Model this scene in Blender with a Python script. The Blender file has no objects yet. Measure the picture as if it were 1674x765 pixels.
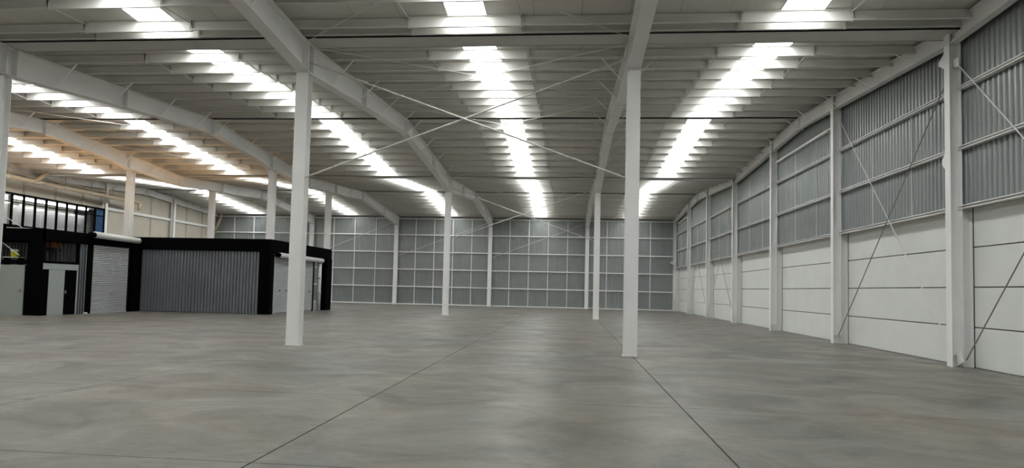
import bpy, bmesh, math, random
from mathutils import Matrix, Vector
random.seed(7)
scn = bpy.context.scene
COL = scn.collection
# ------------------------------------------------------------------ camera
F_PX, W_PX = 1025.097, 1674.0
YAW, PITCH, ROLL, PPY = 0.0917, 0.0487, 0.0232, 40.379
cy_, sy_, cp_, sp_ = math.cos(YAW), math.sin(YAW), math.cos(PITCH), math.sin(PITCH)
fwd = Vector((-sy_*cp_, cy_*cp_, sp_)); rt = Vector((cy_, sy_, 0)); up = rt.cross(fwd)
cr_, sr_ = math.cos(ROLL), math.sin(ROLL)
r2 = rt*cr_ + up*sr_; u2 = up*cr_ - rt*sr_
cam_d = bpy.data.cameras.new('camera'); cam = bpy.data.objects.new('camera', cam_d); COL.objects.link(cam)
m3 = Matrix((r2, u2, -fwd)).transposed()
cam.matrix_world = Matrix.Translation((0, 0, 1.6)) @ m3.to_4x4()
cam_d.sensor_width = 36; cam_d.lens = F_PX/W_PX*36; cam_d.shift_y = PPY/W_PX; cam_d.clip_end = 300
scn.camera = cam
# ------------------------------------------------------------------ world, exposure
wd = bpy.data.worlds.new('sky'); scn.world = wd; wd.use_nodes = True
wd.node_tree.nodes['Background'].inputs[0].default_value = (0.75, 0.85, 1, 1)
wd.node_tree.nodes['Background'].inputs[1].default_value = 1.0
scn.view_settings.view_transform = 'Standard'; scn.view_settings.look = 'None'
scn.view_settings.exposure = 0.33; scn.view_settings.gamma = 1; scn.view_settings.use_curve_mapping = False
SKY_L = 8.8          # radiance of the daylight panels
WARM_W = 420.0       # each unseen warm fill lamp added on the office and annex roofs
# ------------------------------------------------------------------ dimensions
S = 6.73; V = [-4.23, 15.96, 36.15, 56.34]; HALF = 10.095
XW = 9.57; XL = -33.5; X1, X2, X3, X4 = 1.54, -7.16, -15.84, -23.88
YF = -4.5; YB = 56.5
def valley_u(Y):
    return min(abs(Y-v) for v in V)
def zpur(Y):                              # underside of purlins
    return 8.06 + 0.76*min(valley_u(Y), HALF)/HALF
# ------------------------------------------------------------------ materials
def mat(name, col, rough=.6, metal=0, emit=None, noise=0.0, nscale=3.0, bump=0.0, spec=.5, warm=0):
    m = bpy.data.materials.new(name); m.use_nodes = True; nt = m.node_tree; b = nt.nodes['Principled BSDF']
    b.inputs['Base Color'].default_value = (*col, 1); b.inputs['Roughness'].default_value = rough
    b.inputs['Metallic'].default_value = metal; b.inputs['Specular IOR Level'].default_value = spec
    if emit: b.inputs['Emission Color'].default_value = (*emit[0], 1); b.inputs['Emission Strength'].default_value = emit[1]
    if noise or bump:
        g = nt.nodes.new('ShaderNodeNewGeometry'); n = nt.nodes.new('ShaderNodeTexNoise')
        n.inputs['Scale'].default_value = nscale; n.inputs['Detail'].default_value = 5
        nt.links.new(g.outputs['Position'], n.inputs['Vector'])
        if noise:
            r = nt.nodes.new('ShaderNodeMapRange'); r.inputs[1].default_value = .3; r.inputs[2].default_value = .7
            r.inputs[3].default_value = 1-noise; r.inputs[4].default_value = 1+noise
            mx = nt.nodes.new('ShaderNodeVectorMath'); mx.operation = 'SCALE'; mx.inputs[0].default_value = col
            nt.links.new(n.outputs['Fac'], r.inputs[0]); nt.links.new(r.outputs[0], mx.inputs['Scale'])
            nt.links.new(mx.outputs[0], b.inputs['Base Color'])
        if bump:
            bp = nt.nodes.new('ShaderNodeBump'); bp.inputs['Strength'].default_value = bump; bp.inputs['Distance'].default_value = .02
            nt.links.new(n.outputs['Fac'], bp.inputs['Height']); nt.links.new(bp.outputs[0], b.inputs['Normal'])
    return m
M = {}
M['steel'] = mat('white painted steel', (.84, .835, .82), .45, noise=.04, nscale=1.2)
M['purlin'] = mat('white painted purlin', (.77, .755, .715), .5, noise=.05, nscale=.7)
M['deck'] = mat('off white roof panel', (.70, .68, .635), .6, noise=.05, nscale=.5)
M['gutter'] = mat('gutter steel', (.58, .57, .54), .6)
M['sky'] = mat('daylight panel', (.8, .8, .8), .5, emit=((.97, 1.0, 1.0), SKY_L))
M['clad'] = mat('grey corrugated sheet', (.345, .37, .365), .32, metal=.5, noise=.06, nscale=.9)
M['panel'] = mat('precast concrete panel', (.72, .725, .70), .7, noise=.03, nscale=1.5, bump=.05)
M['cream'] = mat('cream precast panel', (.50, .46, .385), .7, noise=.05, nscale=1.2)
M['joint'] = mat('dark joint', (.03, .03, .03), .9)
M['black'] = mat('matt black paint', (.0018, .0018, .002), .9, spec=.03)
M['ribs'] = mat('grey blue profiled sheet', (.20, .215, .24), .45, metal=.3, noise=.08, nscale=.6)
M['shutter'] = mat('light grey shutter', (.42, .43, .44), .45, noise=.04, nscale=2)
M['drum'] = mat('pale shutter drum', (.62, .62, .60), .5)
M['doorw'] = mat('pale grey green door', (.30, .325, .30), .6)
M['doorg'] = mat('pale grey panel', (.33, .36, .355), .6)
M['pipe'] = mat('cream pipe', (.52, .42, .29), .5)
M['rod'] = mat('brace rod', (.66, .65, .62), .45)
M['rodd'] = mat('dull steel rod', (.22, .22, .21), .5)
M['inner'] = mat('white office wall', (.72, .68, .66), .7)
M['orange'] = mat('orange shirt', (.55, .12, .03), .9)
M['trouser'] = mat('dark trousers', (.012, .012, .016), .9)
M['skin'] = mat('skin', (.35, .19, .12), .6)
M['hair'] = mat('black hair', (.008, .006, .005), .8)
M['yellow'] = mat('yellow plastic', (.55, .52, .03), .4)
M['whitep'] = mat('white plastic', (.75, .76, .74), .4)
M['chrome'] = mat('handle metal', (.5, .5, .5), .3, metal=1)
M['lamp'] = mat('warm fill lamp face', (.9, .8, .6), .4, emit=((1, .62, .28), 3))  # glowing face of the added ceiling tint lamps
M['tube'] = mat('fluorescent tube', (.9, .9, .9), .4, emit=((.95, .97, 1), 13))
def glassmat(name, tint, refl):
    m = bpy.data.materials.new(name); m.use_nodes = True; nt = m.node_tree
    for n in list(nt.nodes): nt.nodes.remove(n)
    o = nt.nodes.new('ShaderNodeOutputMaterial'); t = nt.nodes.new('ShaderNodeBsdfTransparent'); t.inputs[0].default_value = (*tint, 1)
    g = nt.nodes.new('ShaderNodeBsdfGlossy'); g.inputs['Roughness'].default_value = .02
    x = nt.nodes.new('ShaderNodeMixShader'); x.inputs[0].default_value = refl
    nt.links.new(t.outputs[0], x.inputs[1]); nt.links.new(g.outputs[0], x.inputs[2]); nt.links.new(x.outputs[0], o.inputs[0])
    return m
M['glass'] = glassmat('clear office glass', (.9, .92, .92), .22)
M['blueglass'] = mat('blue tinted glass', (.028, .07, .15), .12)
def floor_mat():
    m = bpy.data.materials.new('polished concrete'); m.use_nodes = True; nt = m.node_tree; b = nt.nodes['Principled BSDF']; L = nt.links
    g = nt.nodes.new('ShaderNodeNewGeometry')
    def noise(sc, det, dist, vec=None, rough=.5):
        n = nt.nodes.new('ShaderNodeTexNoise'); n.inputs['Scale'].default_value = sc; n.inputs['Detail'].default_value = det
        n.inputs['Distortion'].default_value = dist; n.inputs['Roughness'].default_value = rough; L.new(vec or g.outputs['Position'], n.inputs['Vector']); return n
    mp = nt.nodes.new('ShaderNodeMapping'); mp.inputs['Scale'].default_value = (1.0, 1.25, 1); L.new(g.outputs['Position'], mp.inputs['Vector'])
    n1 = noise(.62, 8, .9, mp.outputs[0], .62); n2 = noise(3.4, 8, 1.6, mp.outputs[0], .7); n3 = noise(34, 4, 0); n5 = noise(.3, 6, .5, mp.outputs[0], .6)
    mp2 = nt.nodes.new('ShaderNodeMapping'); mp2.inputs['Scale'].default_value = (.8, 3.2, 1); L.new(g.outputs['Position'], mp2.inputs['Vector'])
    n6 = noise(4.0, 9, .4, mp2.outputs[0], .72)
    def rng(n, a, c, lo, hi):
        r = nt.nodes.new('ShaderNodeMapRange'); L.new(n.outputs['Fac'], r.inputs[0])
        for i, v in zip((1, 2, 3, 4), (a, c, lo, hi)): r.inputs[i].default_value = v
        return r
    def mul(a, c):
        x = nt.nodes.new('ShaderNodeMath'); x.operation = 'MULTIPLY'; L.new(a, x.inputs[0]); L.new(c, x.inputs[1]); return x.outputs[0]
    v = mul(mul(rng(n1, .32, .68, .72, 1.24).outputs[0], rng(n2, .3, .7, .88, 1.12).outputs[0]), mul(rng(n3, .3, .7, .95, 1.05).outputs[0], rng(n6, .3, .7, .86, 1.12).outputs[0]))
    cr = nt.nodes.new('ShaderNodeMix'); cr.data_type = 'RGBA'
    cr.inputs[6].default_value = (.152, .148, .134, 1); cr.inputs[7].default_value = (.172, .151, .123, 1)
    L.new(rng(n5, .38, .62, 0, 1).outputs[0], cr.inputs[0])
    sc = nt.nodes.new('ShaderNodeVectorMath'); sc.operation = 'SCALE'; L.new(cr.outputs[2], sc.inputs[0]); L.new(v, sc.inputs['Scale'])
    # pale worn bands where machines run along the column lines
    sx = nt.nodes.new('ShaderNodeSeparateXYZ'); L.new(g.outputs['Position'], sx.inputs[0])
    def band(out, c, w, k, amp):
        a = nt.nodes.new('ShaderNodeMath'); a.operation = 'SUBTRACT'; L.new(out, a.inputs[0]); a.inputs[1].default_value = c
        a2 = nt.nodes.new('ShaderNodeMath'); a2.operation = 'ABSOLUTE'; L.new(a.outputs[0], a2.inputs[0])
        rr = nt.nodes.new('ShaderNodeMapRange'); rr.interpolation_type = 'SMOOTHSTEP'; L.new(a2.outputs[0], rr.inputs[0]); rr.inputs[1].default_value = 0; rr.inputs[2].default_value = w
        rr.inputs[3].default_value = amp; rr.inputs[4].default_value = 0
        return mul(rr.outputs[0], k)
    k2 = rng(n2, .42, .62, 0, 1).outputs[0]
    vo = nt.nodes.new('ShaderNodeTexVoronoi'); vo.inputs['Scale'].default_value = 1.6; L.new(g.outputs['Position'], vo.inputs['Vector'])
    vr = nt.nodes.new('ShaderNodeMapRange'); L.new(vo.outputs['Distance'], vr.inputs[0])
    for i_, v_ in zip((1, 2, 3, 4), (.012, .03, -.45, 0)): vr.inputs[i_].default_value = v_
    tot = vr.outputs[0]
    for (o_, c_, w_, am) in ((sx.outputs[0], -7.1, .7, .32), (sx.outputs[1], 15.9, .55, .34), (sx.outputs[0], -2.8, .25, .10), (sx.outputs[1], 36.1, 1.0, .15)):
        bb = band(o_, c_, w_, k2, am)
        if tot is None: tot = bb
        else:
            ad = nt.nodes.new('ShaderNodeMath'); ad.operation = 'ADD'; L.new(tot, ad.inputs[0]); L.new(bb, ad.inputs[1]); tot = ad.outputs[0]
    a1 = nt.nodes.new('ShaderNodeMath'); a1.operation = 'ADD'; L.new(tot, a1.inputs[0]); a1.inputs[1].default_value = 1.0
    s2 = nt.nodes.new('ShaderNodeVectorMath'); s2.operation = 'SCALE'; L.new(sc.outputs[0], s2.inputs[0]); L.new(a1.outputs[0], s2.inputs['Scale'])
    L.new(s2.outputs[0], b.inputs['Base Color'])
    L.new(rng(n1, .3, .7, .48, .33).outputs[0], b.inputs['Roughness']); b.inputs['Specular IOR Level'].default_value = .24
    bp = nt.nodes.new('ShaderNodeBump'); bp.inputs['Strength'].default_value = .06; bp.inputs['Distance'].default_value = .01
    L.new(n3.outputs['Fac'], bp.inputs['Height']); L.new(bp.outputs[0], b.inputs['Normal'])
    return m
M['floor'] = floor_mat()
# ------------------------------------------------------------------ helpers
class MB:
    def __init__(s): s.v = []; s.f = []; s.mi = []; s.cur = 0
    def quad(s, *p):
        n = len(s.v); s.v += [tuple(q) for q in p]; s.f.append(tuple(range(n, n+len(p)))); s.mi.append(s.cur); return s
    def box(s, x0, x1, y0, y1, z0, z1):
        n = len(s.v)
        s.v += [(x0, y0, z0), (x1, y0, z0), (x1, y1, z0), (x0, y1, z0), (x0, y0, z1), (x1, y0, z1), (x1, y1, z1), (x0, y1, z1)]
        for q in ((0, 3, 2, 1), (4, 5, 6, 7), (0, 1, 5, 4), (1, 2, 6, 5), (2, 3, 7, 6), (3, 0, 4, 7)):
            s.f.append(tuple(n+i for i in q)); s.mi.append(s.cur)
        return s
    def bar(s, a, b, w, h, n=4, upv=(0, 0, 1)):
        a = Vector(a); b = Vector(b); d = (b-a).normalized(); u = Vector(upv)
        if abs(d.dot(u)) > .98: u = Vector((0, 1, 0))
        r = d.cross(u).normalized(); u = r.cross(d).normalized(); k = len(s.v)
        if n == 4: ring = [(-.5, -.5), (.5, -.5), (.5, .5), (-.5, .5)]
        else: ring = [(.5*math.cos(2*math.pi*i/n), .5*math.sin(2*math.pi*i/n)) for i in range(n)]
        for p in (a, b):
            for (i, j) in ring: s.v.append(tuple(p + r*w*i + u*h*j))
        for i in range(n): s.f.append((k+i, k+(i+1) % n, k+n+(i+1) % n, k+n+i)); s.mi.append(s.cur)
        s.f.append(tuple(k+i for i in reversed(range(n)))); s.mi.append(s.cur)
        s.f.append(tuple(k+n+i for i in range(n))); s.mi.append(s.cur)
        return s
    def rod(s, a, b, d, n=8): return s.bar(a, b, d, d, n)
    def prism(s, prof, axis, a, b):       # prof: closed 2D outline; axis 'x','y','z'
        k = len(s.v); n = len(prof)
        for t in (a, b):
            for (p, q) in prof:
                s.v.append({'x': (t, p, q), 'y': (p, t, q), 'z': (p, q, t)}[axis])
        for i in range(n): s.f.append((k+i, k+(i+1) % n, k+n+(i+1) % n, k+n+i)); s.mi.append(s.cur)
        s.f.append(tuple(k+i for i in reversed(range(n)))); s.mi.append(s.cur)
        s.f.append(tuple(k+n+i for i in range(n))); s.mi.append(s.cur)
        return s
    def mesh(s, name, mats):
        me = bpy.data.meshes.new(name); me.from_pydata(s.v, [], s.f)
        for m in (mats if isinstance(mats, (list, tuple)) else [mats]): me.materials.append(m)
        me.polygons.foreach_set('material_index', s.mi)
        bm = bmesh.new(); bm.from_mesh(me); bmesh.ops.recalc_face_normals(bm, faces=bm.faces); bm.to_mesh(me); bm.free()
        return me
    def build(s, name, mats, parent=None, loc=None): return link(name, s.mesh(name, mats), parent, loc)
def link(name, me, parent=None, loc=None):
    o = bpy.data.objects.new(name, me); COL.objects.link(o)
    if parent is not None:
        o.parent = parent
        if loc is None: o.location = -world_loc(parent)      # mesh given in world coordinates
    if loc is not None: o.location = loc
    return o
def world_loc(o):
    v = Vector(o.location); p = o.parent
    while p is not None: v += Vector(p.location); p = p.parent
    return v
def smooth(o):
    for p in o.data.polygons: p.use_smooth = True
    return o
def tag(o, label, cat, group=None, kind=None):
    if label: o['label'] = label
    if cat: o['category'] = cat
    if group: o['group'] = group
    if kind: o['kind'] = kind
    return o
def thing(name, loc, label, cat, group=None):
    o = bpy.data.objects.new(name, None); COL.objects.link(o); o.location = loc; o.empty_display_size = .2
    return tag(o, label, cat, group)
def struct(name, label, cat='building part'):
    o = bpy.data.objects.new(name, None); COL.objects.link(o); o['kind'] = 'structure'; o['label'] = label; o['category'] = cat
    return o
# ------------------------------------------------------------------ floor
floor = MB().box(XL-.1, XW+.1, YF-.1, YB+.1, -.3, -.03).build('floor', M['joint'])
tag(floor, 'wide grey polished concrete warehouse floor cut into slabs by thin dark joints', 'floor', kind='structure')
xj = [XL-.1, -28.6, X4, -19.9, X3, -11.45, -7.1, -2.8, 1.6, XW+.1]
yj = [YF-.1, -1.65, 1.9, 5.45, 9.0, 12.45, 15.96, 19.3, 22.7, 26.05, 29.4, 32.8, 36.15, 39.5, 42.9, 46.2, 49.6, 53.0, YB+.1]
for i in range(len(xj)-1):
    for j in range(len(yj)-1):
        g = .008; gy = .006
        x0, x1, y0, y1 = xj[i]+g, xj[i+1]-g, yj[j]+gy, yj[j+1]-gy
        b = .004
        MB().prism([(x0+b, 0), (x0, -b), (x0, -.05), (x1, -.05), (x1, -b), (x1-b, 0)], 'y', y0, y1).build('floor_slab', M['floor'], floor)
# ------------------------------------------------------------------ corrugated sheets
def ribbed(width, n, depth, z0, z1, axis, frac=.32):
    """profiled sheet, n ribs over width; axis 'x' -> runs along x facing -y ; 'y' -> runs along y facing -x (ribs toward viewer)"""
    s = MB(); p = width/n; pts = []
    for i in range(n):
        a = i*p
        pts += [(a, 0), (a+p*(.5-frac/2-.09), 0), (a+p*(.5-frac/2), -depth), (a+p*(.5+frac/2), -depth), (a+p*(.5+frac/2+.09), 0)]
    pts.append((width, 0))
    for (a, d), (a2, d2) in zip(pts, pts[1:]):
        if axis == 'x': s.quad((a, d, z0), (a2, d2, z0), (a2, d2, z1), (a, d, z1))
        else: s.quad((d, a, z0), (d2, a2, z0), (d2, a2, z1), (d, a, z1))
    return s
# ------------------------------------------------------------------ back wall
wb = struct('wall_back', 'far end wall of grey corrugated sheets on white girts', 'wall')
MB().box(XL-.2, XW+.2, YB+.02, YB+.1, 0, 8.6).build('backing', M['clad'], wb)
me = ribbed(1.05, 6, .055, .02, 8.45, 'x', .30).mesh('cladding_sheet', M['clad'])
x = XL
while x < XW:
    link('cladding_sheet', me, wb, (x, YB, 0)); x += 1.05
zg = [.05, 1.64, 3.22, 4.80, 6.38, 7.87]
for z in zg:
    MB().prism([(YB-.16, z-.035), (YB-.04, z-.035), (YB-.04, z+.055), (YB-.13, z+.055), (YB-.13, z+.04), (YB-.16, z+.04)], 'x', XL, XW).build('girt', M['steel'], wb)
bays = [(XL, X4), (X4, X3), (X3, X2), (X2, X1), (X1, XW)]
sagx = []
for (a, b), n in zip(bays, (5, 4, 5, 5, 4)):
    a2 = a; d = (b-a)/n
    for i in range(1, n): sagx.append(a+d*i)
sagx[-3:] = [3.29, 5.2, 7.12]
for sx in sagx:
    MB().box(sx-.035, sx+.035, YB-.1, YB-.05, .05, 7.87).build('sag_bar', M['steel'], wb)
MB().box(XL, XW, YB-.12, YB-.02, 8.08, 8.2).build('top_flashing', M['gutter'], wb)
for a, b in ((X3, X2), (X2, X1), (X4, X3)):
    MB().rod((a+.1, YB-.22, 4.4), (b-.1, YB-.22, 7.6), .045).build('brace_rod', M['rod'], wb)
# ------------------------------------------------------------------ right wall
wr = struct('wall_right', 'long right side wall of pale concrete panels below grey corrugated sheets', 'wall')
XC = 9.47                                           # cladding plane
MB().box(XW+.14, XW+.2, YF, YB, 0, 9.0).build('backing', M['joint'], wr)
me = ribbed(1.05, 6, .04, 3.80, 8.95, 'y', .34).mesh('cladding_sheet', M['clad'])
y = YF
while y < YB:
    link('cladding_sheet', me, wr, (XC, y, 0)); y += 1.05
cols_r = [V[1]+S*k for k in range(-3, 7)]
H4 = .95
def bevel_panel(y0, y1, z0, z1):
    g = .012; c = .008; s = MB()
    s.prism([(y0+g, z0+g), (y1-g, z0+g), (y1-g, z1-g), (y0+g, z1-g)], 'x', XW+.012, XW+.13)
    s.quad((XW+.012, y0+g, z0+g), (XW+.012, y1-g, z0+g), (XW, y1-g-c, z0+g+c), (XW, y0+g+c, z0+g+c))
    s.quad((XW+.012, y0+g, z1-g), (XW+.012, y1-g, z1-g), (XW, y1-g-c, z1-g-c), (XW, y0+g+c, z1-g-c))
    s.quad((XW+.012, y0+g, z0+g), (XW+.012, y0+g, z1-g), (XW, y0+g+c, z1-g-c), (XW, y0+g+c, z0+g+c))
    s.quad((XW+.012, y1-g, z0+g), (XW+.012, y1-g, z1-g), (XW, y1-g-c, z1-g-c), (XW, y1-g-c, z0+g+c))
    s.quad((XW, y0+g+c, z0+g+c), (XW, y1-g-c, z0+g+c), (XW, y1-g-c, z1-g-c), (XW, y0+g+c, z1-g-c))
    return s
edges = [YF] + cols_r[1:] if cols_r[0] < YF else [YF]+cols_r
edges = sorted(set([YF] + [c for c in cols_r if c > YF+.5]))
edges[-1] = YB
for a, b in zip(edges, edges[1:]):
    for k in range(4):
        bevel_panel(a, b, k*H4, (k+1)*H4).build('wall_panel', M['panel'], wr)
for z, (ya, yb) in [(3.82, (YF, YB)), (5.26, (YF, YB)), (6.72, (YF, YB))]:
    MB().prism([(XC-.17, z-.05), (XC-.04, z-.05), (XC-.04, z+.04), (XC-.17, z+.04), (XC-.17, z+.02), (XC-.06, z+.02), (XC-.06, z-.03), (XC-.17, z-.03)], 'y', ya, yb).build('girt', M['steel'], wr)
MB().box(XC-.1, XW+.13, YF, YB, 3.79, 3.812).build('sill_flashing', M['steel'], wr)
for ya, yb in ((V[1]+2*S-5.7, V[1]+2*S), (V[1]+5*S, V[1]+6*S-.9), (23.0, 24.2), (43.0, 44.2)):
    z = 7.68
    if yb-ya < 1.5:
        MB().box(XC-.2, XC-.04, ya, ya+.6, 7.63, 7.69).build('girt_cleat', M['steel'], wr)
    else:
        MB().prism([(XC-.17, z-.05), (XC-.04, z-.05), (XC-.04, z+.04), (XC-.17, z+.04)], 'y', ya, yb).build('girt', M['steel'], wr)
for c in cols_r[:-1]:
    for t in (S/3, 2*S/3):
        MB().rod((XC-.06, c+t, 3.85), (XC-.06, c+t, 6.7 if (c < 22 or c > 30) else 7.65), .025, 6).build('sag_rod', M['steel'], wr)
XB = 9.22
def wbrace(ya, za, yb, zb, m='rod'):
    MB().rod((XB, ya, za), (XB, yb, zb), .028).build('brace_rod', M[m], wr)
wbrace(9.3, 8.0, 15.56, .2, 'rodd'); wbrace(15.75, 7.25, 9.3, .3)
wbrace(22.55, 7.9, 16.2, .5); wbrace(22.5, .3, 16.3, 6.9, 'rodd')
for k in (3, 4, 6):
    if k == 6: continue
    a = V[1]+k*S
    wbrace(a+.15, .3, a+S-.15, 7.3, 'rodd'); wbrace(a+.15, 7.3, a+S-.15, .3)
wbrace(V[1]+5*S+.2, 7.2, V[1]+6*S-.2, .5)
# ------------------------------------------------------------------ left wall
wl = struct('wall_left', 'far left side wall of cream precast panels above the dark office block', 'wall')
MB().box(XL-.2, XL-.13, YF, YB, 0, 9).build('backing', M['joint'], wl)
n = 26; d = (YB-YF)/n
for i in range(n):
    for (za, zb_) in ((0, 2.4), (2.4, 6.72), (6.72, 8.95)):
        MB().box(XL-.12, XL, YF+i*d+.02, YF+(i+1)*d-.02, za+.01, zb_-.01).build('wall_panel', M['cream'], wl)
    MB().box(XL-.02, XL+.05, YF+i*d+.10, YF+i*d+.18, 0, 8.3).build('cover_strip', M['cream'], wl)
MB().box(XL, XL+.12, 41.6, YB-.3, 6.66, 6.86).build('girt', M['steel'], wl)
# ------------------------------------------------------------------ front wall (behind the viewer)
wf = struct('wall_front', 'near end wall of grey corrugated sheets behind the viewer', 'wall')
MB().box(XL-.2, XW+.2, YF-.1, YF, 0, 8.6).build('backing', M['clad'], wf)
# ------------------------------------------------------------------ ceiling
ce = struct('ceiling', 'low pitched white steel roof with rows of purlins and bright daylight strips', 'roof')
slopes = []
for k in range(3):
    slopes += [(V[k]+.35, V[k]+HALF), (V[k]+HALF, V[k+1]-.35)]
sky_x = [(-30.0, -28.75), (-20.72, -19.7), (-11.36, -10.33), (-3.14, -2.16), (4.90, 5.90)]
cells = []
xs = XL-.1
for a, b in sky_x + [(XW+.2, None)]:
    w = a-xs; nn = max(1, round(w/1.18)); cells += [(xs+w*i/nn, xs+w*(i+1)/nn) for i in range(nn)]
    xs = b if b else xs
TH = .27
for (ya, yb) in slopes:
    za, zb_ = zpur(ya)+TH, zpur(yb)+TH
    um = MB().prism([(ya, za), (yb, zb_), (yb, zb_+.05), (ya, za+.05)], 'x', .004, .996).mesh('roof_panel', M['deck'])
    for a, b in cells:
        o = link('roof_panel', um, ce, (a, 0, 0)); o.scale = (b-a, 1, 1)
    MB().prism([(ya-.35, za+.07), (yb+.35, zb_+.07), (yb+.35, zb_+.09), (ya-.35, za+.09)], 'x', XL-.2, XW+.2).build('roof_blackout_sheet', M['joint'], ce)  # unseen dark sheet added to keep sky light out of the panel joints
    for a, b in sky_x:
        MB().prism([(ya, za+.02), (yb, zb_+.02), (yb, zb_+.04), (ya, za+.04)], 'x', a+.01, b-.01).build('skylight_panel', M['sky'], ce)
        for xx in (a, b):
            MB().prism([(ya, za-.015), (yb, zb_-.015), (yb, zb_+.04), (ya, za+.04)], 'x', xx-.012, xx+.012).build('skylight_trim', M['deck'], ce)
for k in range(4):                      # box gutters in the valleys
    v = V[k]
    MB().box(XL, XW, v-.36, v+.36, 8.06, 8.09).box(XL, XW, v-.36, v-.33, 8.06, 8.42).box(XL, XW, v+.33, v+.36, 8.06, 8.42).build('gutter', M['gutter'], ce)
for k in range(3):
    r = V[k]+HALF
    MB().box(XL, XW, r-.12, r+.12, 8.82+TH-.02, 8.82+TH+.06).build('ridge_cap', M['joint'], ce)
    MB().box(XL, XW-.1, r-.09, r+.09, 8.80, 8.815).build('ridge_shadow_strip', M['joint'], ce)  # dark strip standing in for the deep shade between the ridge purlins
pur = []
for k in range(3):
    v = V[k]
    offs = [(1.58+1.197*i, 1) for i in range(7)] + [(9.95, 1), (10.24, -1)]
    if k: offs += [(11.52+1.193*i, -1) for i in range(7)]
    else: offs += [(20.19-.79-1.19*i, -1) for i in range(7, -1, -1)] + [(19.77, -1)]
    pur += [(v+o, s, k) for o, s in offs]
Hh = .245
sag_lines = [-30.6, -27.3, -21.2, -18.6, -12.82, -9.93, -4.13, -1.30, 4.02, 6.52]
def purlin_mesh(s):
    mb = MB(); h = Hh
    def prof(o, dz, fl):     # Z section: web at o, bottom flange toward fl
        return [(o, dz), (o+fl*.06, dz), (o+fl*.06, dz+.024), (o+fl*.054, dz+.024), (o+fl*.054, dz+.006), (o+.006*fl, dz+.006), (o+.006*fl, h-.006), (o-fl*.055, h-.006), (o-fl*.055, h), (o, h)]
    ends = [XL+.02]+sag_lines+[XW-.1]
    for i, (a, b) in enumerate(zip(ends, ends[1:])):
        if i % 2: mb.prism(prof(-.02, -.02, 1), 'x', a-.05, b+.05)      # drop-in length between the splices
        else: mb.prism(prof(.03, 0, -1), 'x', a, b)                 # length running over the girder
    return mb.mesh('purlin', M['purlin'])
pm = {1: purlin_mesh(1)}; pm[-1] = pm[1]
for (Y, s, k) in pur:
    link('purlin', pm[s], ce, (0, Y, zpur(Y)+.012))
# sag straps between purlins: one run for each line and each slope
for si, (ya, yb) in enumerate(slopes):
    ys = sorted(Y for (Y, s, k) in pur if ya-.5 < Y < yb+.1)
    for sx in sag_lines:
        m_ = MB()
        for a, b in zip(ys, ys[1:]):
            if b-a < .7: continue
            za, zb_ = zpur(a), zpur(b)
            if si % 2 == 0: m_.bar((sx, a+.01, za+.20), (sx, b-.02, zb_+.04), .032, .012)
            else: m_.bar((sx, a+.01, za+.04), (sx, b-.02, zb_+.20), .032, .012)
        for a in ys: m_.box(sx-.014, sx+.014, a-.03, a-.002, zpur(a)-.03, zpur(a)+.17)
        m_.build('sag_strap', M['purlin'] if sx not in (-9.93, -1.3) else M['gutter'], ce)
# flat cross bracing in the roof plane
for (a, b) in ((X2, X1), (X4, X3)):
    for k in range(-3, 6):
        y0 = V[1]+k*S; y1 = y0+S
        z0, z1 = zpur(y0)-.03, zpur(y1)-.03
        if y1 > YB: continue
        MB().rod((a+.1, y0+.2, z0), (b-.1, y1-.2, z1), .024, 6).build('roof_brace', M['purlin'], ce)
        MB().rod((a+.1, y1-.2, z1), (b-.1, y0+.2, z0), .024, 6).build('roof_brace', M['purlin'], ce)
# ------------------------------------------------------------------ roof girders
def soffit(line, Y):
    u = valley_u(Y)
    z = 7.26 + max(0, u-.2)/4.4*.45 if u < 4.6 else 7.71 + (u-4.6)/5.5*.45
    if line >= 3:
        u1 = min(abs(Y-V[2]), 99)
        if u1 < 6:
            pts = [(-6, 7.83), (-4.6, 7.60), (-4.0, 7.66), (-.5, 7.46), (.5, 7.46), (3.3, 7.70), (6, 7.86)]
            t = Y-V[2]
            for (a, za), (b, zb_) in zip(pts, pts[1:]):
                if a <= t <= b: return za+(zb_-za)*(t-a)/(b-a)
    return z
def topz(Y): return 8.03 + .72*min(valley_u(Y), HALF)/HALF
def girder(line, X, label):
    t = thing('roof_girder', (X, V[1], 7.3), label, 'girder', 'roof girders running front to back')
    ys = set([YF+.05, YB-.15])
    for v in V:
        for o in (-HALF, -6, -4.6, -4.0, -.5, -.2, .2, .5, 3.3, 4.6, 6, HALF): ys.add(v+o)
    ys = sorted(y for y in ys if YF+.04 < y < YB-.1)
    fw, ft, wt = .165, .016, .012
    s = MB()
    for a, b in zip(ys, ys[1:]):
        za, zb_, ta, tb = soffit(line, a), soffit(line, b), topz(a), topz(b)
        s.prism([(a, za), (b, zb_), (b, zb_+ft), (a, za+ft)], 'x', X-fw, X+fw)
        s.prism([(a, ta-ft), (b, tb-ft), (b, tb), (a, ta)], 'x', X-fw, X+fw)
        s.prism([(a, za+ft), (b, zb_+ft), (b, tb-ft), (a, ta-ft)], 'x', X-wt, X+wt)
    s.build('beam', M['steel'], t)
    for v in V:
        for o in (-HALF, -4.6, -.17, .17, 4.6):
            Y = v+o
            if not (YF < Y < YB-.3) or (o == -HALF and v == V[0]): continue
            pr = .06 if abs(o) > 1 else 0
            MB().box(X-fw-.01, X+fw+.01, Y-.02, Y+.02, soffit(line, Y)-pr, topz(Y)-.002).build('end_plate', M['steel'], t)
    for i, (Y, sg, k) in enumerate(sorted(pur)):
        if i % 2 or valley_u(Y) < 1.0: continue
        for sd in (-1, 1):
            if X+sd*.9 < XL or not (5 < Y): continue
            MB().bar((X+sd*.16, Y, soffit(line, Y)+.10), (X+sd*.78, Y+.03, zpur(Y)+.05), .06, .012).build('fly_brace', M['steel'], t)
    return t
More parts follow.
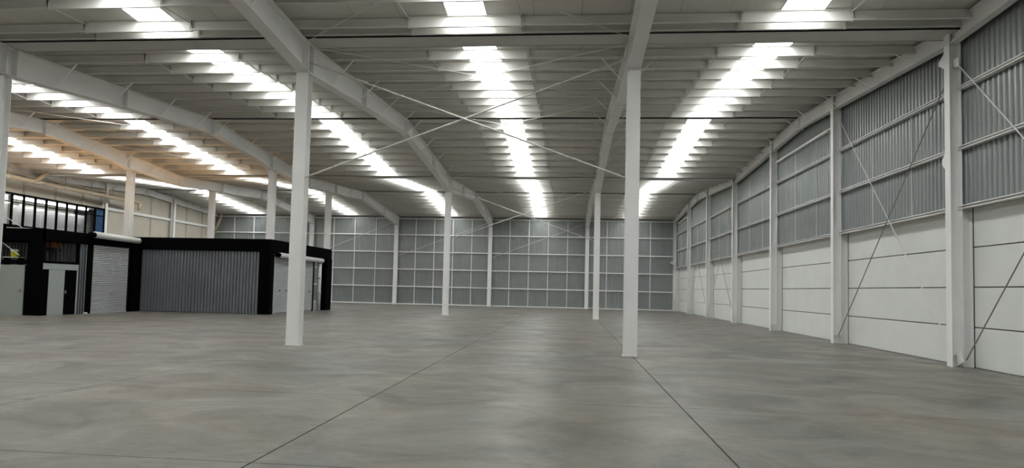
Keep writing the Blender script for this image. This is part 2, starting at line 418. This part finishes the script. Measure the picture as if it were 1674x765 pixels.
girder(1, X1, 'tapered white roof girder resting on the two columns right of centre')
girder(2, X2, 'tapered white roof girder over the large column left of centre')
girder(3, X3, 'white roof girder passing over the grey column at the dark corner post')
girder(4, X4, 'leftmost white roof girder, over the cream column above the shutter drum')
def edge_beam(X, label):
    t = thing('edge_beam', (X, V[1], 8), label, 'beam')
    ys = sorted(set([YF+.05, YB-.2] + [v for v in V if YF < v < YB-.3] + [v+HALF for v in V[:-1]]))
    def zt(Y): return 8.27 + .55*min(valley_u(Y), HALF)/HALF
    s = MB()
    for a, b in zip(ys, ys[1:]):
        for (z0, z1, w) in ((-.46, -.44, .1), (-.02, 0, .1), (-.44, -.02, .01)):
            s.prism([(a, zt(a)+z0), (b, zt(b)+z0), (b, zt(b)+z1), (a, zt(a)+z1)], 'x', X-w, X+w)
    s.build('beam', M['steel'], t)
    sd = -1 if X > 0 else 1
    for i, (Y, sg, k) in enumerate(sorted(pur)):
        if i % 2 or valley_u(Y) < 1 or Y < 5: continue
        MB().bar((X+sd*.1, Y, zt(Y)-.40), (X+sd*.62, Y, zpur(Y)+.05), .06, .012).build('fly_brace', M['steel'], t)
    for Y in [v+HALF for v in V[:-1]]:
        MB().box(X-.11, X+.11, Y-.02, Y+.02, zt(Y)-.52, zt(Y)).build('end_plate', M['steel'], t)
    return t
edge_beam(9.21, 'pale steel beam along the top of the right side wall')
edge_beam(XL+.22, 'pale steel beam along the top of the cream left wall')
# ------------------------------------------------------------------ columns
def column(X, Y, ztop, label, group, z0=0, w=.33, d=.30, plate=True, band=False, face=True):
    t = thing('steel_column', (X, Y, z0), label, 'column', group)
    s = MB(); ft = .02
    s.box(X-w/2, X+w/2, Y-d/2, Y-d/2+ft, z0, ztop).box(X-w/2, X+w/2, Y+d/2-ft, Y+d/2, z0, ztop).box(X-.012, X+.012, Y-d/2+ft, Y+d/2-ft, z0, ztop)
    s.build('shaft', M['steel'], t)
    if plate:
        MB().box(X-w/2-.03, X+w/2+.03, Y-d/2-.03, Y+d/2+.03, z0, z0+.02).build('base_plate', M['gutter'], t)
    cap = MB().box(X-w/2-.03, X+w/2+.03, Y-d/2-.04, Y+d/2+.04, ztop-.025, ztop).build('cap_plate', M['steel'], t)
    for i in range(4):
        MB().rod((X-w/2+.04+i*(w-.08)/3, Y-d/2-.018, ztop-.045), (X-w/2+.04+i*(w-.08)/3, Y-d/2-.018, ztop+.03), .026, 6).build('bolt', M['gutter'], cap)
    if band:
        MB().box(X-w/2+.02, X+w/2-.02, Y-d/2-.008, Y-d/2, .02, 1.28).build('cover_plate', M['steel'], t)
    return t
G1 = 'free standing columns of the hall'
column(X1, V[1], 7.255, 'large white steel column right of centre, second nearest to us', G1, band=True)
column(X2, V[1], 7.255, 'large white steel column standing left of centre on the open floor', G1, band=True)
column(X1, V[2], 7.255, 'white column in mid hall, just left of the large right column', G1)
column(X2, V[2], 7.255, 'white column in mid hall, between the large left column and the far wall', G1)
column(X3-.12, V[1], 7.255, 'white column cut by the left edge of the photo', G1)
G2 = 'columns rising out of the dark office block'
column(X3, 31.87, 7.60, 'grey white column above the corner post of the black office fascia', G2)
column(X4, 31.87, 7.60, 'cream white column above the right end of the shutter drum', G2)
column(X3, 39.71, 7.69, 'narrow cream column at the far end of the black fascia', G2)
column(X4, 39.71, 7.69, 'narrow cream column rising behind the middle of the black fascia', G2)
G3 = 'columns against the far end wall'
column(X1, 56.10, 7.22, 'white end wall column, rightmost of those on the corrugated far wall', G3)
column(X2, 56.10, 7.22, 'white end wall column at the middle of the corrugated far wall', G3)
column(X3, 56.10, 7.22, 'white end wall column nearest the dark office frame', G3)
column(X4, 56.10, 7.22, 'distant end wall column seen beside the large left column', G3)
def wall_column(Y, label, side=1, base=True, gus=False):
    X = 9.08 if side > 0 else XL+.45
    o = -1 if side < 0 else 1
    t = thing('wall_column', (X, Y, 0), label, 'column', 'columns of the right side wall' if side > 0 else 'columns of the left side wall')
    u = valley_u(Y); zt = 8.27+.55*min(u, HALF)/HALF + (.0 if side > 0 else -.03)
    xa, xb = X, X+o*.27
    def bx(a, b, *r): s_.box(min(a, b), max(a, b), *r)
    s_ = MB(); bx(xa, xa+o*.016, Y-.11, Y+.11, 0, zt); bx(xb-o*.016, xb, Y-.11, Y+.11, 0, zt); bx(xa+o*.016, xb-o*.016, Y-.008, Y+.008, 0, zt)
    s_.build('shaft', M['steel'], t)
    if side > 0:
        MB().box(xb, XW+.02, Y-.05, Y+.05, 0, 3.79).build('infill_strip', M['panel'], t)
        MB().box(XW-.03, XW, Y-.12, Y-.05, 0, 3.79).build('edge_strip', M['steel'], t)
        MB().box(XW-.006, XW+.01, Y-.15, Y-.12, 0, 3.79).build('sealant_joint', M['joint'], t)
        MB().box(xa-.005, xb, Y-.10, Y+.10, zt-.47, zt-.45).build('seat_plate', M['steel'], t)
        MB().box(xa+.016, xb-.016, Y-.09, Y-.008, .26, .275).build('stiffener', M['gutter'], t)
    if gus:
        MB().prism([(Y+.11, 4.75), (Y+.24, 4.9), (Y+.24, 5.02), (Y+.11, 5.16)], 'x', xa+.01, xa+.03).build('gusset_plate', M['steel'], t)
        MB().prism([(Y-.08, .02), (Y-.34, .16), (Y-.20, .42), (Y-.02, .30)], 'x', XB-.02, XB).build('gusset_plate', M['whitep'], t)
        MB().prism([(Y+.11, 7.25), (Y+.34, 7.4), (Y+.34, 7.5), (Y+.11, 7.65)], 'x', xa+.01, xa+.03).build('gusset_plate', M['steel'], t)
        MB().box(XB-.02, XB, Y-.26, Y-.06, 7.2, 7.42).build('gusset_plate', M['steel'], t)
    return t
names = ['nearest', 'second', 'third', 'fourth', 'fifth', 'sixth']
wall_column(V[1], 'nearest and tallest white column of the right side wall', gus=True)
for k in range(1, 6):
    wall_column(V[1]+k*S, '%s column along the right side wall counted from the nearest' % names[k])
wall_column(YB-.28, 'corner column where the right side wall meets the far wall')
for Y, lb in ((V[1]+5*S, 'left wall column nearest the far left corner, on cream panels'), (41.85, 'left wall column behind the cream pipe and blue glass')):
    wall_column(Y, lb, side=-1)
for Y in (V[1], V[2]):
    p = 'large front columns' if Y == V[1] else 'mid hall columns'
    y_ = Y-.03
    o = MB().rod((X2+.02, y_, 7.58 if Y == V[1] else 7.5), (X1, y_, 4.42), .045).build('brace_rod', M['rod'])
    tag(o, 'steel brace rod falling to the right between the '+p, 'brace', 'crossed brace rods between columns')
    o = MB().rod((X2, y_+.05, 4.40), (X1-.02, y_+.05, 7.62 if Y == V[1] else 7.5), .045).build('brace_rod', M['rod'])
    tag(o, 'steel brace rod rising to the right between the '+p, 'brace', 'crossed brace rods between columns')
# small lamp on the corner column
t = thing('wall_light', (9.02, YB-.5, 4.2), 'small white light fitting on the far right corner column', 'light')
MB().prism([(9.06, 4.05), (8.82, 4.2), (8.82, 4.3), (9.06, 4.42)], 'y', YB-.6, YB-.42).build('housing', M['whitep'], t)
# ------------------------------------------------------------------ office block
OY = 31.2
ob = thing('office_block', (-19, OY, 0), 'black framed office block clad in grey ribbed sheets behind the large left column', 'building')
me = ribbed(1.04, 6, .08, .02, 3.3, 'x', .36).mesh('cladding_sheet', M['ribs'])
x = -22.95
while x < -16.0:
    link('cladding_sheet', me, ob, Vector((x, OY+.1, 0))-world_loc(ob)); x += 1.04
MB().box(-22.9, -15.75, OY+.15, 37.3, 0, 3.25).build('core', M['black'], ob)
MB().box(-23.3, -15.55, OY, 39.3, 3.25, 3.32).build('roof_slab', M['black'], ob)
MB().box(-23.3, -15.40, OY-.08, OY+.02, 3.27, 3.90).build('fascia', M['black'], ob)
MB().box(-15.55, -15.40, OY+.02, 39.45, 3.22, 3.90).build('fascia', M['black'], ob)
MB().box(-23.3, -15.40, 39.35, 39.45, 3.27, 3.90).build('fascia', M['black'], ob)
MB().box(-15.98, -15.40, OY-.08, OY+.35, 0, 3.27).build('corner_post', M['black'], ob)
MB().box(-15.75, -15.35, 38.6, 39.45, 0, 3.27).build('end_post', M['black'], ob)
MB().box(-15.75, -15.62, OY+.3, 37.3, 0, 3.2).build('side_wall', M['shutter'], ob)
def shutter(parent, y0, y1, z1, X, mat_, pitch, vents=True):
    s = MB(); z = .05; pts = []
    while z < z1: pts += [(0, z), (.03, z+pitch*.3), (.03, z+pitch*.65), (0, z+pitch*.9)]; z += pitch
    for (a, za), (b, zb_) in zip(pts, pts[1:]): s.quad((X+a, y0, za), (X+a, y1, za), (X+b, y1, zb_), (X+b, y0, zb_))
    return s.build('roller_shutter', M[mat_], parent)
o = shutter(ob, 32.05, 37.0, 2.95, -15.60, 'shutter', .075); o['kind'] = 'stuff'
for yy, zz in ((32.6, 1.2), (33.4, 1.2), (36.5, 1.15)):
    MB().box(-15.585, -15.56, yy, yy+.12, zz, zz+.07).build('vent_slot', M['joint'], ob)
MB().box(-15.62, -15.55, 37.0, 37.14, 0, 3.0).build('guide_rail', M['black'], ob)
MB().box(-15.62, -15.56, 31.95, 32.05, 0, 3.0).build('guide_rail', M['shutter'], ob)
smooth(MB().rod((-15.35, 32.0, 3.13), (-15.35, 37.85, 3.10), .27, 20).build('shutter_drum', M['drum'], ob))
smooth(MB().rod((-15.35, 31.75, 3.13), (-15.35, 32.0, 3.13), .24, 14).build('drum_bracket', M['black'], ob))
dp = thing('downpipe', (-15.45, 37.7, 0), 'pale vertical downpipe beside the shutter at the office block far end', 'pipe')
smooth(MB().rod((-15.45, 37.7, 0), (-15.45, 37.7, 3.1), .24, 14).build('pipe', M['drum'], dp))
for z in (1.1, 2.0, 2.9): smooth(MB().rod((-15.45, 37.7, z), (-15.45, 37.7, z+.06), .29, 14).build('collar', M['shutter'], dp))
# annex: the wing with the two storey opening on the left
SX = -22.5; FY = 24.95
an = thing('office_annex', (SX, FY, 0), 'black annex with pale doors and an open upper level at the left edge', 'building')
B = lambda nm, x0, x1, y0, y1, z0, z1, m='black': MB().box(max(x0, -30.9), x1, y0, y1, z0, z1).build(nm, M[m], an)
B('fascia', SX-.02, SX+.06, FY-.06, 31.0, 3.24, 3.74); B('fascia', -31.5, SX+.06, FY-.06, FY+.04, 3.22, 3.74)
B('corner_post', SX-.72, SX+.02, FY-.04, FY+.06, 0, 3.24); B('corner_post', SX-.08, SX+.02, FY+.06, FY+.14, 0, 1.99)
B('upper_floor', -30.9, SX-.02, FY+.02, 31.0, 2.02, 2.12)
B('sill_beam', SX-.05, SX+.035, FY+.06, 26.90, 2.26, 2.37); B('sill_beam', -31.5, SX, FY-.03, FY+.05, 2.2, 2.36)
B('ceiling_slab', -31.5, SX-.02, FY+.04, 31.0, 3.24, 3.30)
# side face, from near to far
o = B('black_door', SX-.03, SX+.01, FY+.12, 25.28, 0, 2.0)
o = B('wall_panel', SX-.03, SX+.03, FY+.0, 26.90, 2.0, 2.26, 'doorg'); o['label'] = 'pale grey panel strip over the black doors'
B('wall_panel', SX-.03, SX+.03, 25.28, 26.13, 0, 1.99, 'doorg')
o = B('black_door', SX-.03, SX+.005, 26.13, 26.83, 0, 1.99)
MB().box(SX+.005, SX+.05, 26.20, 26.24, .95, 1.08).build('door_handle', M['rodd'], o)
B('door_frame', SX-.03, SX+.03, 26.83, 26.90, 0, 1.99, 'doorg')
for yy in (27.01, 27.15, 27.31):
    B('sheet_rib', SX-.04, SX+.03, yy, yy+.05, .02, 3.22, 'ribs')
B('side_wall', SX-.1, SX-.04, 26.90, 27.45, 0, 3.24)
B('door_post', SX-.05, SX+.04, 27.42, 27.74, 0, 3.24); B('door_post', SX-.05, SX+.04, 30.16, 30.4, 0, 3.6)
B('door_post', -23.3, SX+.04, 30.3, OY-.05, 0, 3.6)
MB().box(SX-.01, SX+.035, 27.72, 30.17, .0, .06).build('bottom_bar', M['shutter'], an)
o = shutter(an, 27.72, 30.17, 3.45, SX-.01, 'shutter', .085); o['kind'] = 'stuff'
smooth(MB().rod((SX+.16, 27.6, 3.72), (SX+.16, 30.65, 3.66), .30, 20).build('shutter_drum', M['drum'], an))
smooth(MB().rod((SX+.16, 27.3, 3.70), (SX+.16, 27.6, 3.70), .24, 12).build('drum_bracket', M['black'], an))
# front face
o = B('pale_door', -24.45, -23.32, FY-.01, FY+.03, 0, 2.16, 'doorw')
MB().box(-23.50, -23.46, FY-.06, FY-.01, 1.0, 1.12).build('door_handle', M['chrome'], o)
B('door_frame', -24.65, -24.45, FY-.03, FY+.05, 0, 2.2)
B('wall_panel', -31.5, -24.65, FY, FY+.05, 0, 2.2, 'black')
# inner ribbed wall of the upper level
me = ribbed(1.04, 6, .05, 2.12, 3.24, 'x', .42).mesh('cladding_sheet', M['ribs'])
for i in range(7): link('cladding_sheet', me, an, Vector((-29.9+i*1.04, 27.0, 0))-world_loc(an))
B('inner_wall', -31.5, SX-.1, 27.06, 27.12, 2.12, 3.24)
B('inner_wall', SX-.15, SX-.1, 26.9, 30.0, 0, 3.24)
B('back_wall', -31.5, SX, 30.9, 31.0, 0, 3.3)
sb = thing('floor_stop', (SX+.12, 27.35, 0), 'tiny white block on the floor at the foot of the ribbed strip beside the shutter', 'door stop')
lathe_pts = [(SX+.06, 27.28), (SX+.18, 27.28), (SX+.18, 27.40), (SX+.06, 27.40)]
MB().prism(lathe_pts, 'z', 0, .07).build('block', M['whitep'], sb)
MB().rod((SX+.12, 27.34, .07), (SX+.12, 27.34, .085), .04, 10).build('screw', M['chrome'], sb)
# yellow bucket, stair rail
bk = thing('bucket', (-23.95, 25.25, 2.5), 'yellow and white plastic bucket on the upper level at the left edge', 'bucket')
B2 = MB(); n = 16
prof = [(.11, 2.50), (.135, 2.78)]
def lathe(prof, cx, cy, n=16):
    s = MB()
    for (ra, za), (rb, zb_) in zip(prof, prof[1:]):
        for i in range(n):
            a0, a1 = 2*math.pi*i/n, 2*math.pi*(i+1)/n
            s.quad((cx+ra*math.cos(a0), cy+ra*math.sin(a0), za), (cx+ra*math.cos(a1), cy+ra*math.sin(a1), za), (cx+rb*math.cos(a1), cy+rb*math.sin(a1), zb_), (cx+rb*math.cos(a0), cy+rb*math.sin(a0), zb_))
    return s
lathe([(0, 2.50), (.115, 2.50), (.132, 2.76)], -24.08, 25.2).build('body', M['yellow'], bk)
lathe([(.132, 2.74), (.145, 2.75), (.145, 2.83), (0, 2.83)], -24.08, 25.2).build('lid', M['whitep'], bk)
sh = thing('work_shelf', (-24.0, 25.2, 2.12), 'dark shelf holding the yellow bucket in the annex opening', 'shelf')
MB().box(-24.5, -23.75, 25.05, 25.4, 2.47, 2.50).build('board', M['gutter'], sh)
for xx in (-24.46, -23.8): MB().box(xx, xx+.04, 25.1, 25.35, 2.12, 2.47).build('leg', M['black'], sh)
st = thing('stair_rail', (-23.9, 25.15, 2.12), 'thin white sloping handrail in the annex opening beside the bucket', 'handrail')
MB().rod((-24.8, 25.02, 3.30), (-23.65, 25.02, 2.56), .03, 8).build('rail', M['whitep'], st)
MB().rod((-23.65, 25.02, 2.12), (-23.65, 25.02, 2.58), .03, 8).build('post', M['black'], st)
MB().rod((-23.62, 25.3, 2.36), (-23.2, 25.3, 3.0), .025, 6).build('rail', M['black'], st)
st = thing('roof_rail', (-24.5, 26.0, 3.74), 'thin pale handrail on the annex roof at the left edge', 'handrail')
MB().rod((-25.3, 26.0, 4.30), (-24.45, 26.0, 3.80), .03, 8).build('rail', M['whitep'], st)
MB().rod((-25.3, 26.0, 3.86), (-24.0, 26.0, 3.82), .03, 8).build('rail', M['whitep'], st)
MB().rod((-24.9, 26.0, 3.3), (-24.9, 26.0, 3.95), .03, 8).build('post', M['black'], st)
# ------------------------------------------------------------------ glazed mezzanine
gx = -31.0; g0, g1 = 26.3, 39.05
gm = thing('glazed_mezzanine', (gx, 33, 3.3), 'long glazed partition in thin black frames above the annex', 'window')
MB().box(XL+.3, gx-.0, g0, g1, 3.2, 3.3).build('floor_slab', M['black'], gm)
MB().box(gx-1.1, gx-1.05, g0, g1-.4, 3.3, 5.80).build('inner_wall', M['inner'], gm)
MB().box(XL+.3, gx-.05, g0, g1, 6.26, 6.32).build('ceiling_panel', M['inner'], gm)
for i in range(6):
    yy = 27.4+i*1.86
    MB().box(gx-.95, gx-.70, yy, yy+1.80, 6.15, 6.25).build('tube_light', M['tube'], gm)
MB().box(gx-.05, gx+.05, g0, g1, 6.24, 6.34).build('top_rail', M['black'], gm)
MB().box(gx-.05, gx+.05, g0, g1, 4.40, 4.56).build('bottom_rail', M['black'], gm)
MB().box(gx-.05, gx+.03, g0, g1, 3.3, 4.40).build('base_panel', M['black'], gm)
MB().box(gx-.03, gx+.03, g0, g1, 5.80, 5.85).build('transom', M['black'], gm)
ym = [39.0-.77*i for i in range(17)]
for i, yy in enumerate(ym):
    MB().box(gx-.05, gx+.05, yy-.045, yy+.045, 4.5, 6.26).build('mullion', M['black'], gm)
    if i:
        mname = 'blueglass' if i == 1 else 'glass'
        for za, zb_ in ((4.54, 5.80), (5.85, 6.25)):
            o = MB().box(gx-.008, gx+.0, yy+.045, ym[i-1]-.045, za, zb_).build('pane', M[mname], gm)
            if i == 1: o['label'] = 'blue tinted end pane'
MB().box(XL+.3, gx-.05, g1, g1+.05, 3.3, 6.3).build('end_wall', M['black'], gm)
MB().box(gx-.7, gx-.45, 32.3, 32.6, 3.3, 6.3).build('inner_post', M['gutter'], gm)
# ------------------------------------------------------------------ cream duct pipe
pp = thing('overhead_pipe', (-32.5, 38, 7.46), 'long cream pipe slung along the left wall under the roof', 'pipe')
smooth(MB().rod((-32.5, 22, 7.48), (-32.5, 44.5, 7.46), .25, 16).build('pipe', M['pipe'], pp))
smooth(MB().rod((-32.5, 44.45, 7.5), (-32.5, 44.45, 6.9), .25, 16).build('elbow', M['pipe'], pp))
smooth(MB().rod((-32.5, 35.1, 7.5), (-32.3, 35.9, 8.2), .22, 14).build('branch', M['pipe'], pp))
smooth(MB().rod((-33.1, 22, 7.9), (-33.1, 43.5, 7.86), .12, 12).build('small_pipe', M['pipe'], pp))
for yy in (24, 26.2, 28.5, 31, 33.2, 35.4, 37.4, 39.6, 41.6, 43.4):
    cl = smooth(MB().rod((-32.5, yy, 7.47), (-32.5, yy+.07, 7.47), .31, 16).build('clamp', M['gutter'], pp))
    MB().rod((-32.5, yy+.03, 7.6), (-32.5, yy+.03, 8.2), .03, 6).build('hanger', M['rodd'], cl)
cp = thing('corner_drainpipe', (-33, 55.6, 7), 'pale slanting drain pipe at the top of the far left corner', 'pipe')
smooth(MB().rod((-33.25, 55.9, 6.2), (-32.65, 55.9, 7.75), .2, 12).build('pipe', M['pipe'], cp))
smooth(MB().rod((-32.65, 55.9, 7.72), (-32.65, 55.9, 8.1), .22, 12).build('outlet', M['pipe'], cp))
# ------------------------------------------------------------------ warm fill lamps added unseen behind the fascia to tint the left ceiling
for i, (lx, ly) in enumerate(((-21.0, 33.6), (-27.5, 30.2))):
    z0 = 3.32
    t = thing('fill_lamp', (lx, ly, z0), ('unseen warm fill lamp added on the office block roof behind the black fascia', 'unseen warm fill lamp added on the annex roof behind the black fascia')[i], 'lamp')
    hs = MB().box(lx-.2, lx+.2, ly-.15, ly+.15, z0, z0+.12).build('housing', M['black'], t)
    MB().box(lx-.17, lx+.17, ly-.12, ly+.12, z0+.12, z0+.13).build('lens', M['lamp'], hs)
    ld = bpy.data.lights.new('fill_spot', 'SPOT'); ld.energy = WARM_W*(.65, 1.0)[i]; ld.color = (1, .60, .27); ld.shadow_soft_size = .15; ld.spot_size = math.radians(150); ld.spot_blend = .6
    lo = bpy.data.objects.new('fill_spot', ld); COL.objects.link(lo); lo.parent = t; lo.location = (0, 0, .25); lo.rotation_euler = (math.pi, 0, 0)
# ------------------------------------------------------------------ worker
def person():
    px, py, pz = -23.15, 26.2, 2.12
    t = thing('person', (px, py, pz), 'person in an orange shirt and dark trousers seen in the annex upper opening', 'person')
    k = .94
    J = {'hip': (0, 0, .92, .125), 'waist': (0, .01, 1.08, .115), 'chest': (0, .03, 1.30, .14), 'neckb': (0, .05, 1.44, .07), 'neck': (0, .08, 1.50, .05),
         'head': (0, .10, 1.60, .085), 'crown': (0, .11, 1.68, .07)}
    for s, n in ((-1, 'l'), (1, 'r')):
        J.update({n+'hipj': (s*.09, 0, .86, .085), n+'knee': (s*.11, .03*s, .48, .058), n+'ank': (s*.12, -.02*s, .08, .042), n+'toe': (s*.14, .15, .03, .035),
                  n+'sho': (s*.18, .03, 1.38, .055), n+'elb': (s*.26, .02, 1.10, .042), n+'wri': (s*.24, .14, .90, .028), n+'palm': (s*.235, .18, .84, .03)})
        for f in range(4):
            J[n+'f%da' % f] = (s*.235+(f-1.5)*.021, .215, .79-.004*abs(f-1.5), .009); J[n+'f%db' % f] = (s*.235+(f-1.5)*.023, .225, .75-.005*abs(f-1.5), .008)
        J[n+'tha'] = (s*.20, .215, .83, .011); J[n+'thb'] = (s*.185, .235, .80, .009)
    Ed = [('hip', 'waist'), ('waist', 'chest'), ('chest', 'neckb'), ('neckb', 'neck'), ('neck', 'head'), ('head', 'crown')]
    for n in 'lr':
        Ed += [('hip', n+'hipj'), (n+'hipj', n+'knee'), (n+'knee', n+'ank'), (n+'ank', n+'toe'), ('chest', n+'sho'), (n+'sho', n+'elb'), (n+'elb', n+'wri'), (n+'wri', n+'palm'),
               (n+'palm', n+'tha'), (n+'tha', n+'thb')]
        for f in range(4): Ed += [(n+'palm', n+'f%da' % f), (n+'f%da' % f, n+'f%db' % f)]
    ks = list(J); ix = {a: i for i, a in enumerate(ks)}
    me_ = bpy.data.meshes.new('body'); me_.from_pydata([(J[a][0]*k, J[a][1]*k, J[a][2]*k) for a in ks], [(ix[a], ix[b]) for a, b in Ed], [])
    o = link('body', me_, t, (0, 0, 0))
    sk = o.modifiers.new('skin', 'SKIN'); sk.use_smooth_shade = True
    for i, a in enumerate(ks): r = J[a][3]*k; me_.skin_vertices[0].data[i].radius = (r, r*.8 if a in ('chest', 'waist', 'hip') else r)
    me_.skin_vertices[0].data[ix['hip']].use_root = True
    ss = o.modifiers.new('sub', 'SUBSURF'); ss.levels = ss.render_levels = 1
    m = bpy.data.materials.new('worker clothes and skin'); m.use_nodes = True; nt = m.node_tree; b = nt.nodes['Principled BSDF']; b.inputs['Roughness'].default_value = .85
    tc = nt.nodes.new('ShaderNodeTexCoord'); sp = nt.nodes.new('ShaderNodeSeparateXYZ'); nt.links.new(tc.outputs['Object'], sp.inputs[0])
    cr = nt.nodes.new('ShaderNodeValToRGB'); cr.color_ramp.interpolation = 'CONSTANT'; dv = nt.nodes.new('ShaderNodeMath'); dv.operation = 'DIVIDE'; dv.inputs[1].default_value = 1.7
    nt.links.new(sp.outputs[2], dv.inputs[0]); nt.links.new(dv.outputs[0], cr.inputs[0]); nt.links.new(cr.outputs[0], b.inputs['Base Color'])
    e = cr.color_ramp.elements; e[0].position = 0; e[0].color = (.012, .012, .016, 1); e[1].position = .93*k/1.7; e[1].color = (.42, .12, .05, 1)
    x_ = e.new(1.47*k/1.7); x_.color = (.35, .19, .12, 1)
    me_.materials.append(m)
    bm = bmesh.new(); bmesh.ops.create_uvsphere(bm, u_segments=14, v_segments=10, radius=.105*k)
    for v in bm.verts: v.co.z *= 1.1
    bmesh.ops.delete(bm, geom=[v for v in bm.verts if v.co.z < -.03], context='VERTS')
    hm = bpy.data.meshes.new('hair'); bm.to_mesh(hm); bm.free(); hm.materials.append(M['hair'])
    smooth(link('hair', hm, t, (0, .09*k, 1.645*k)))
    t.rotation_euler = (0, 0, math.radians(35))
person()
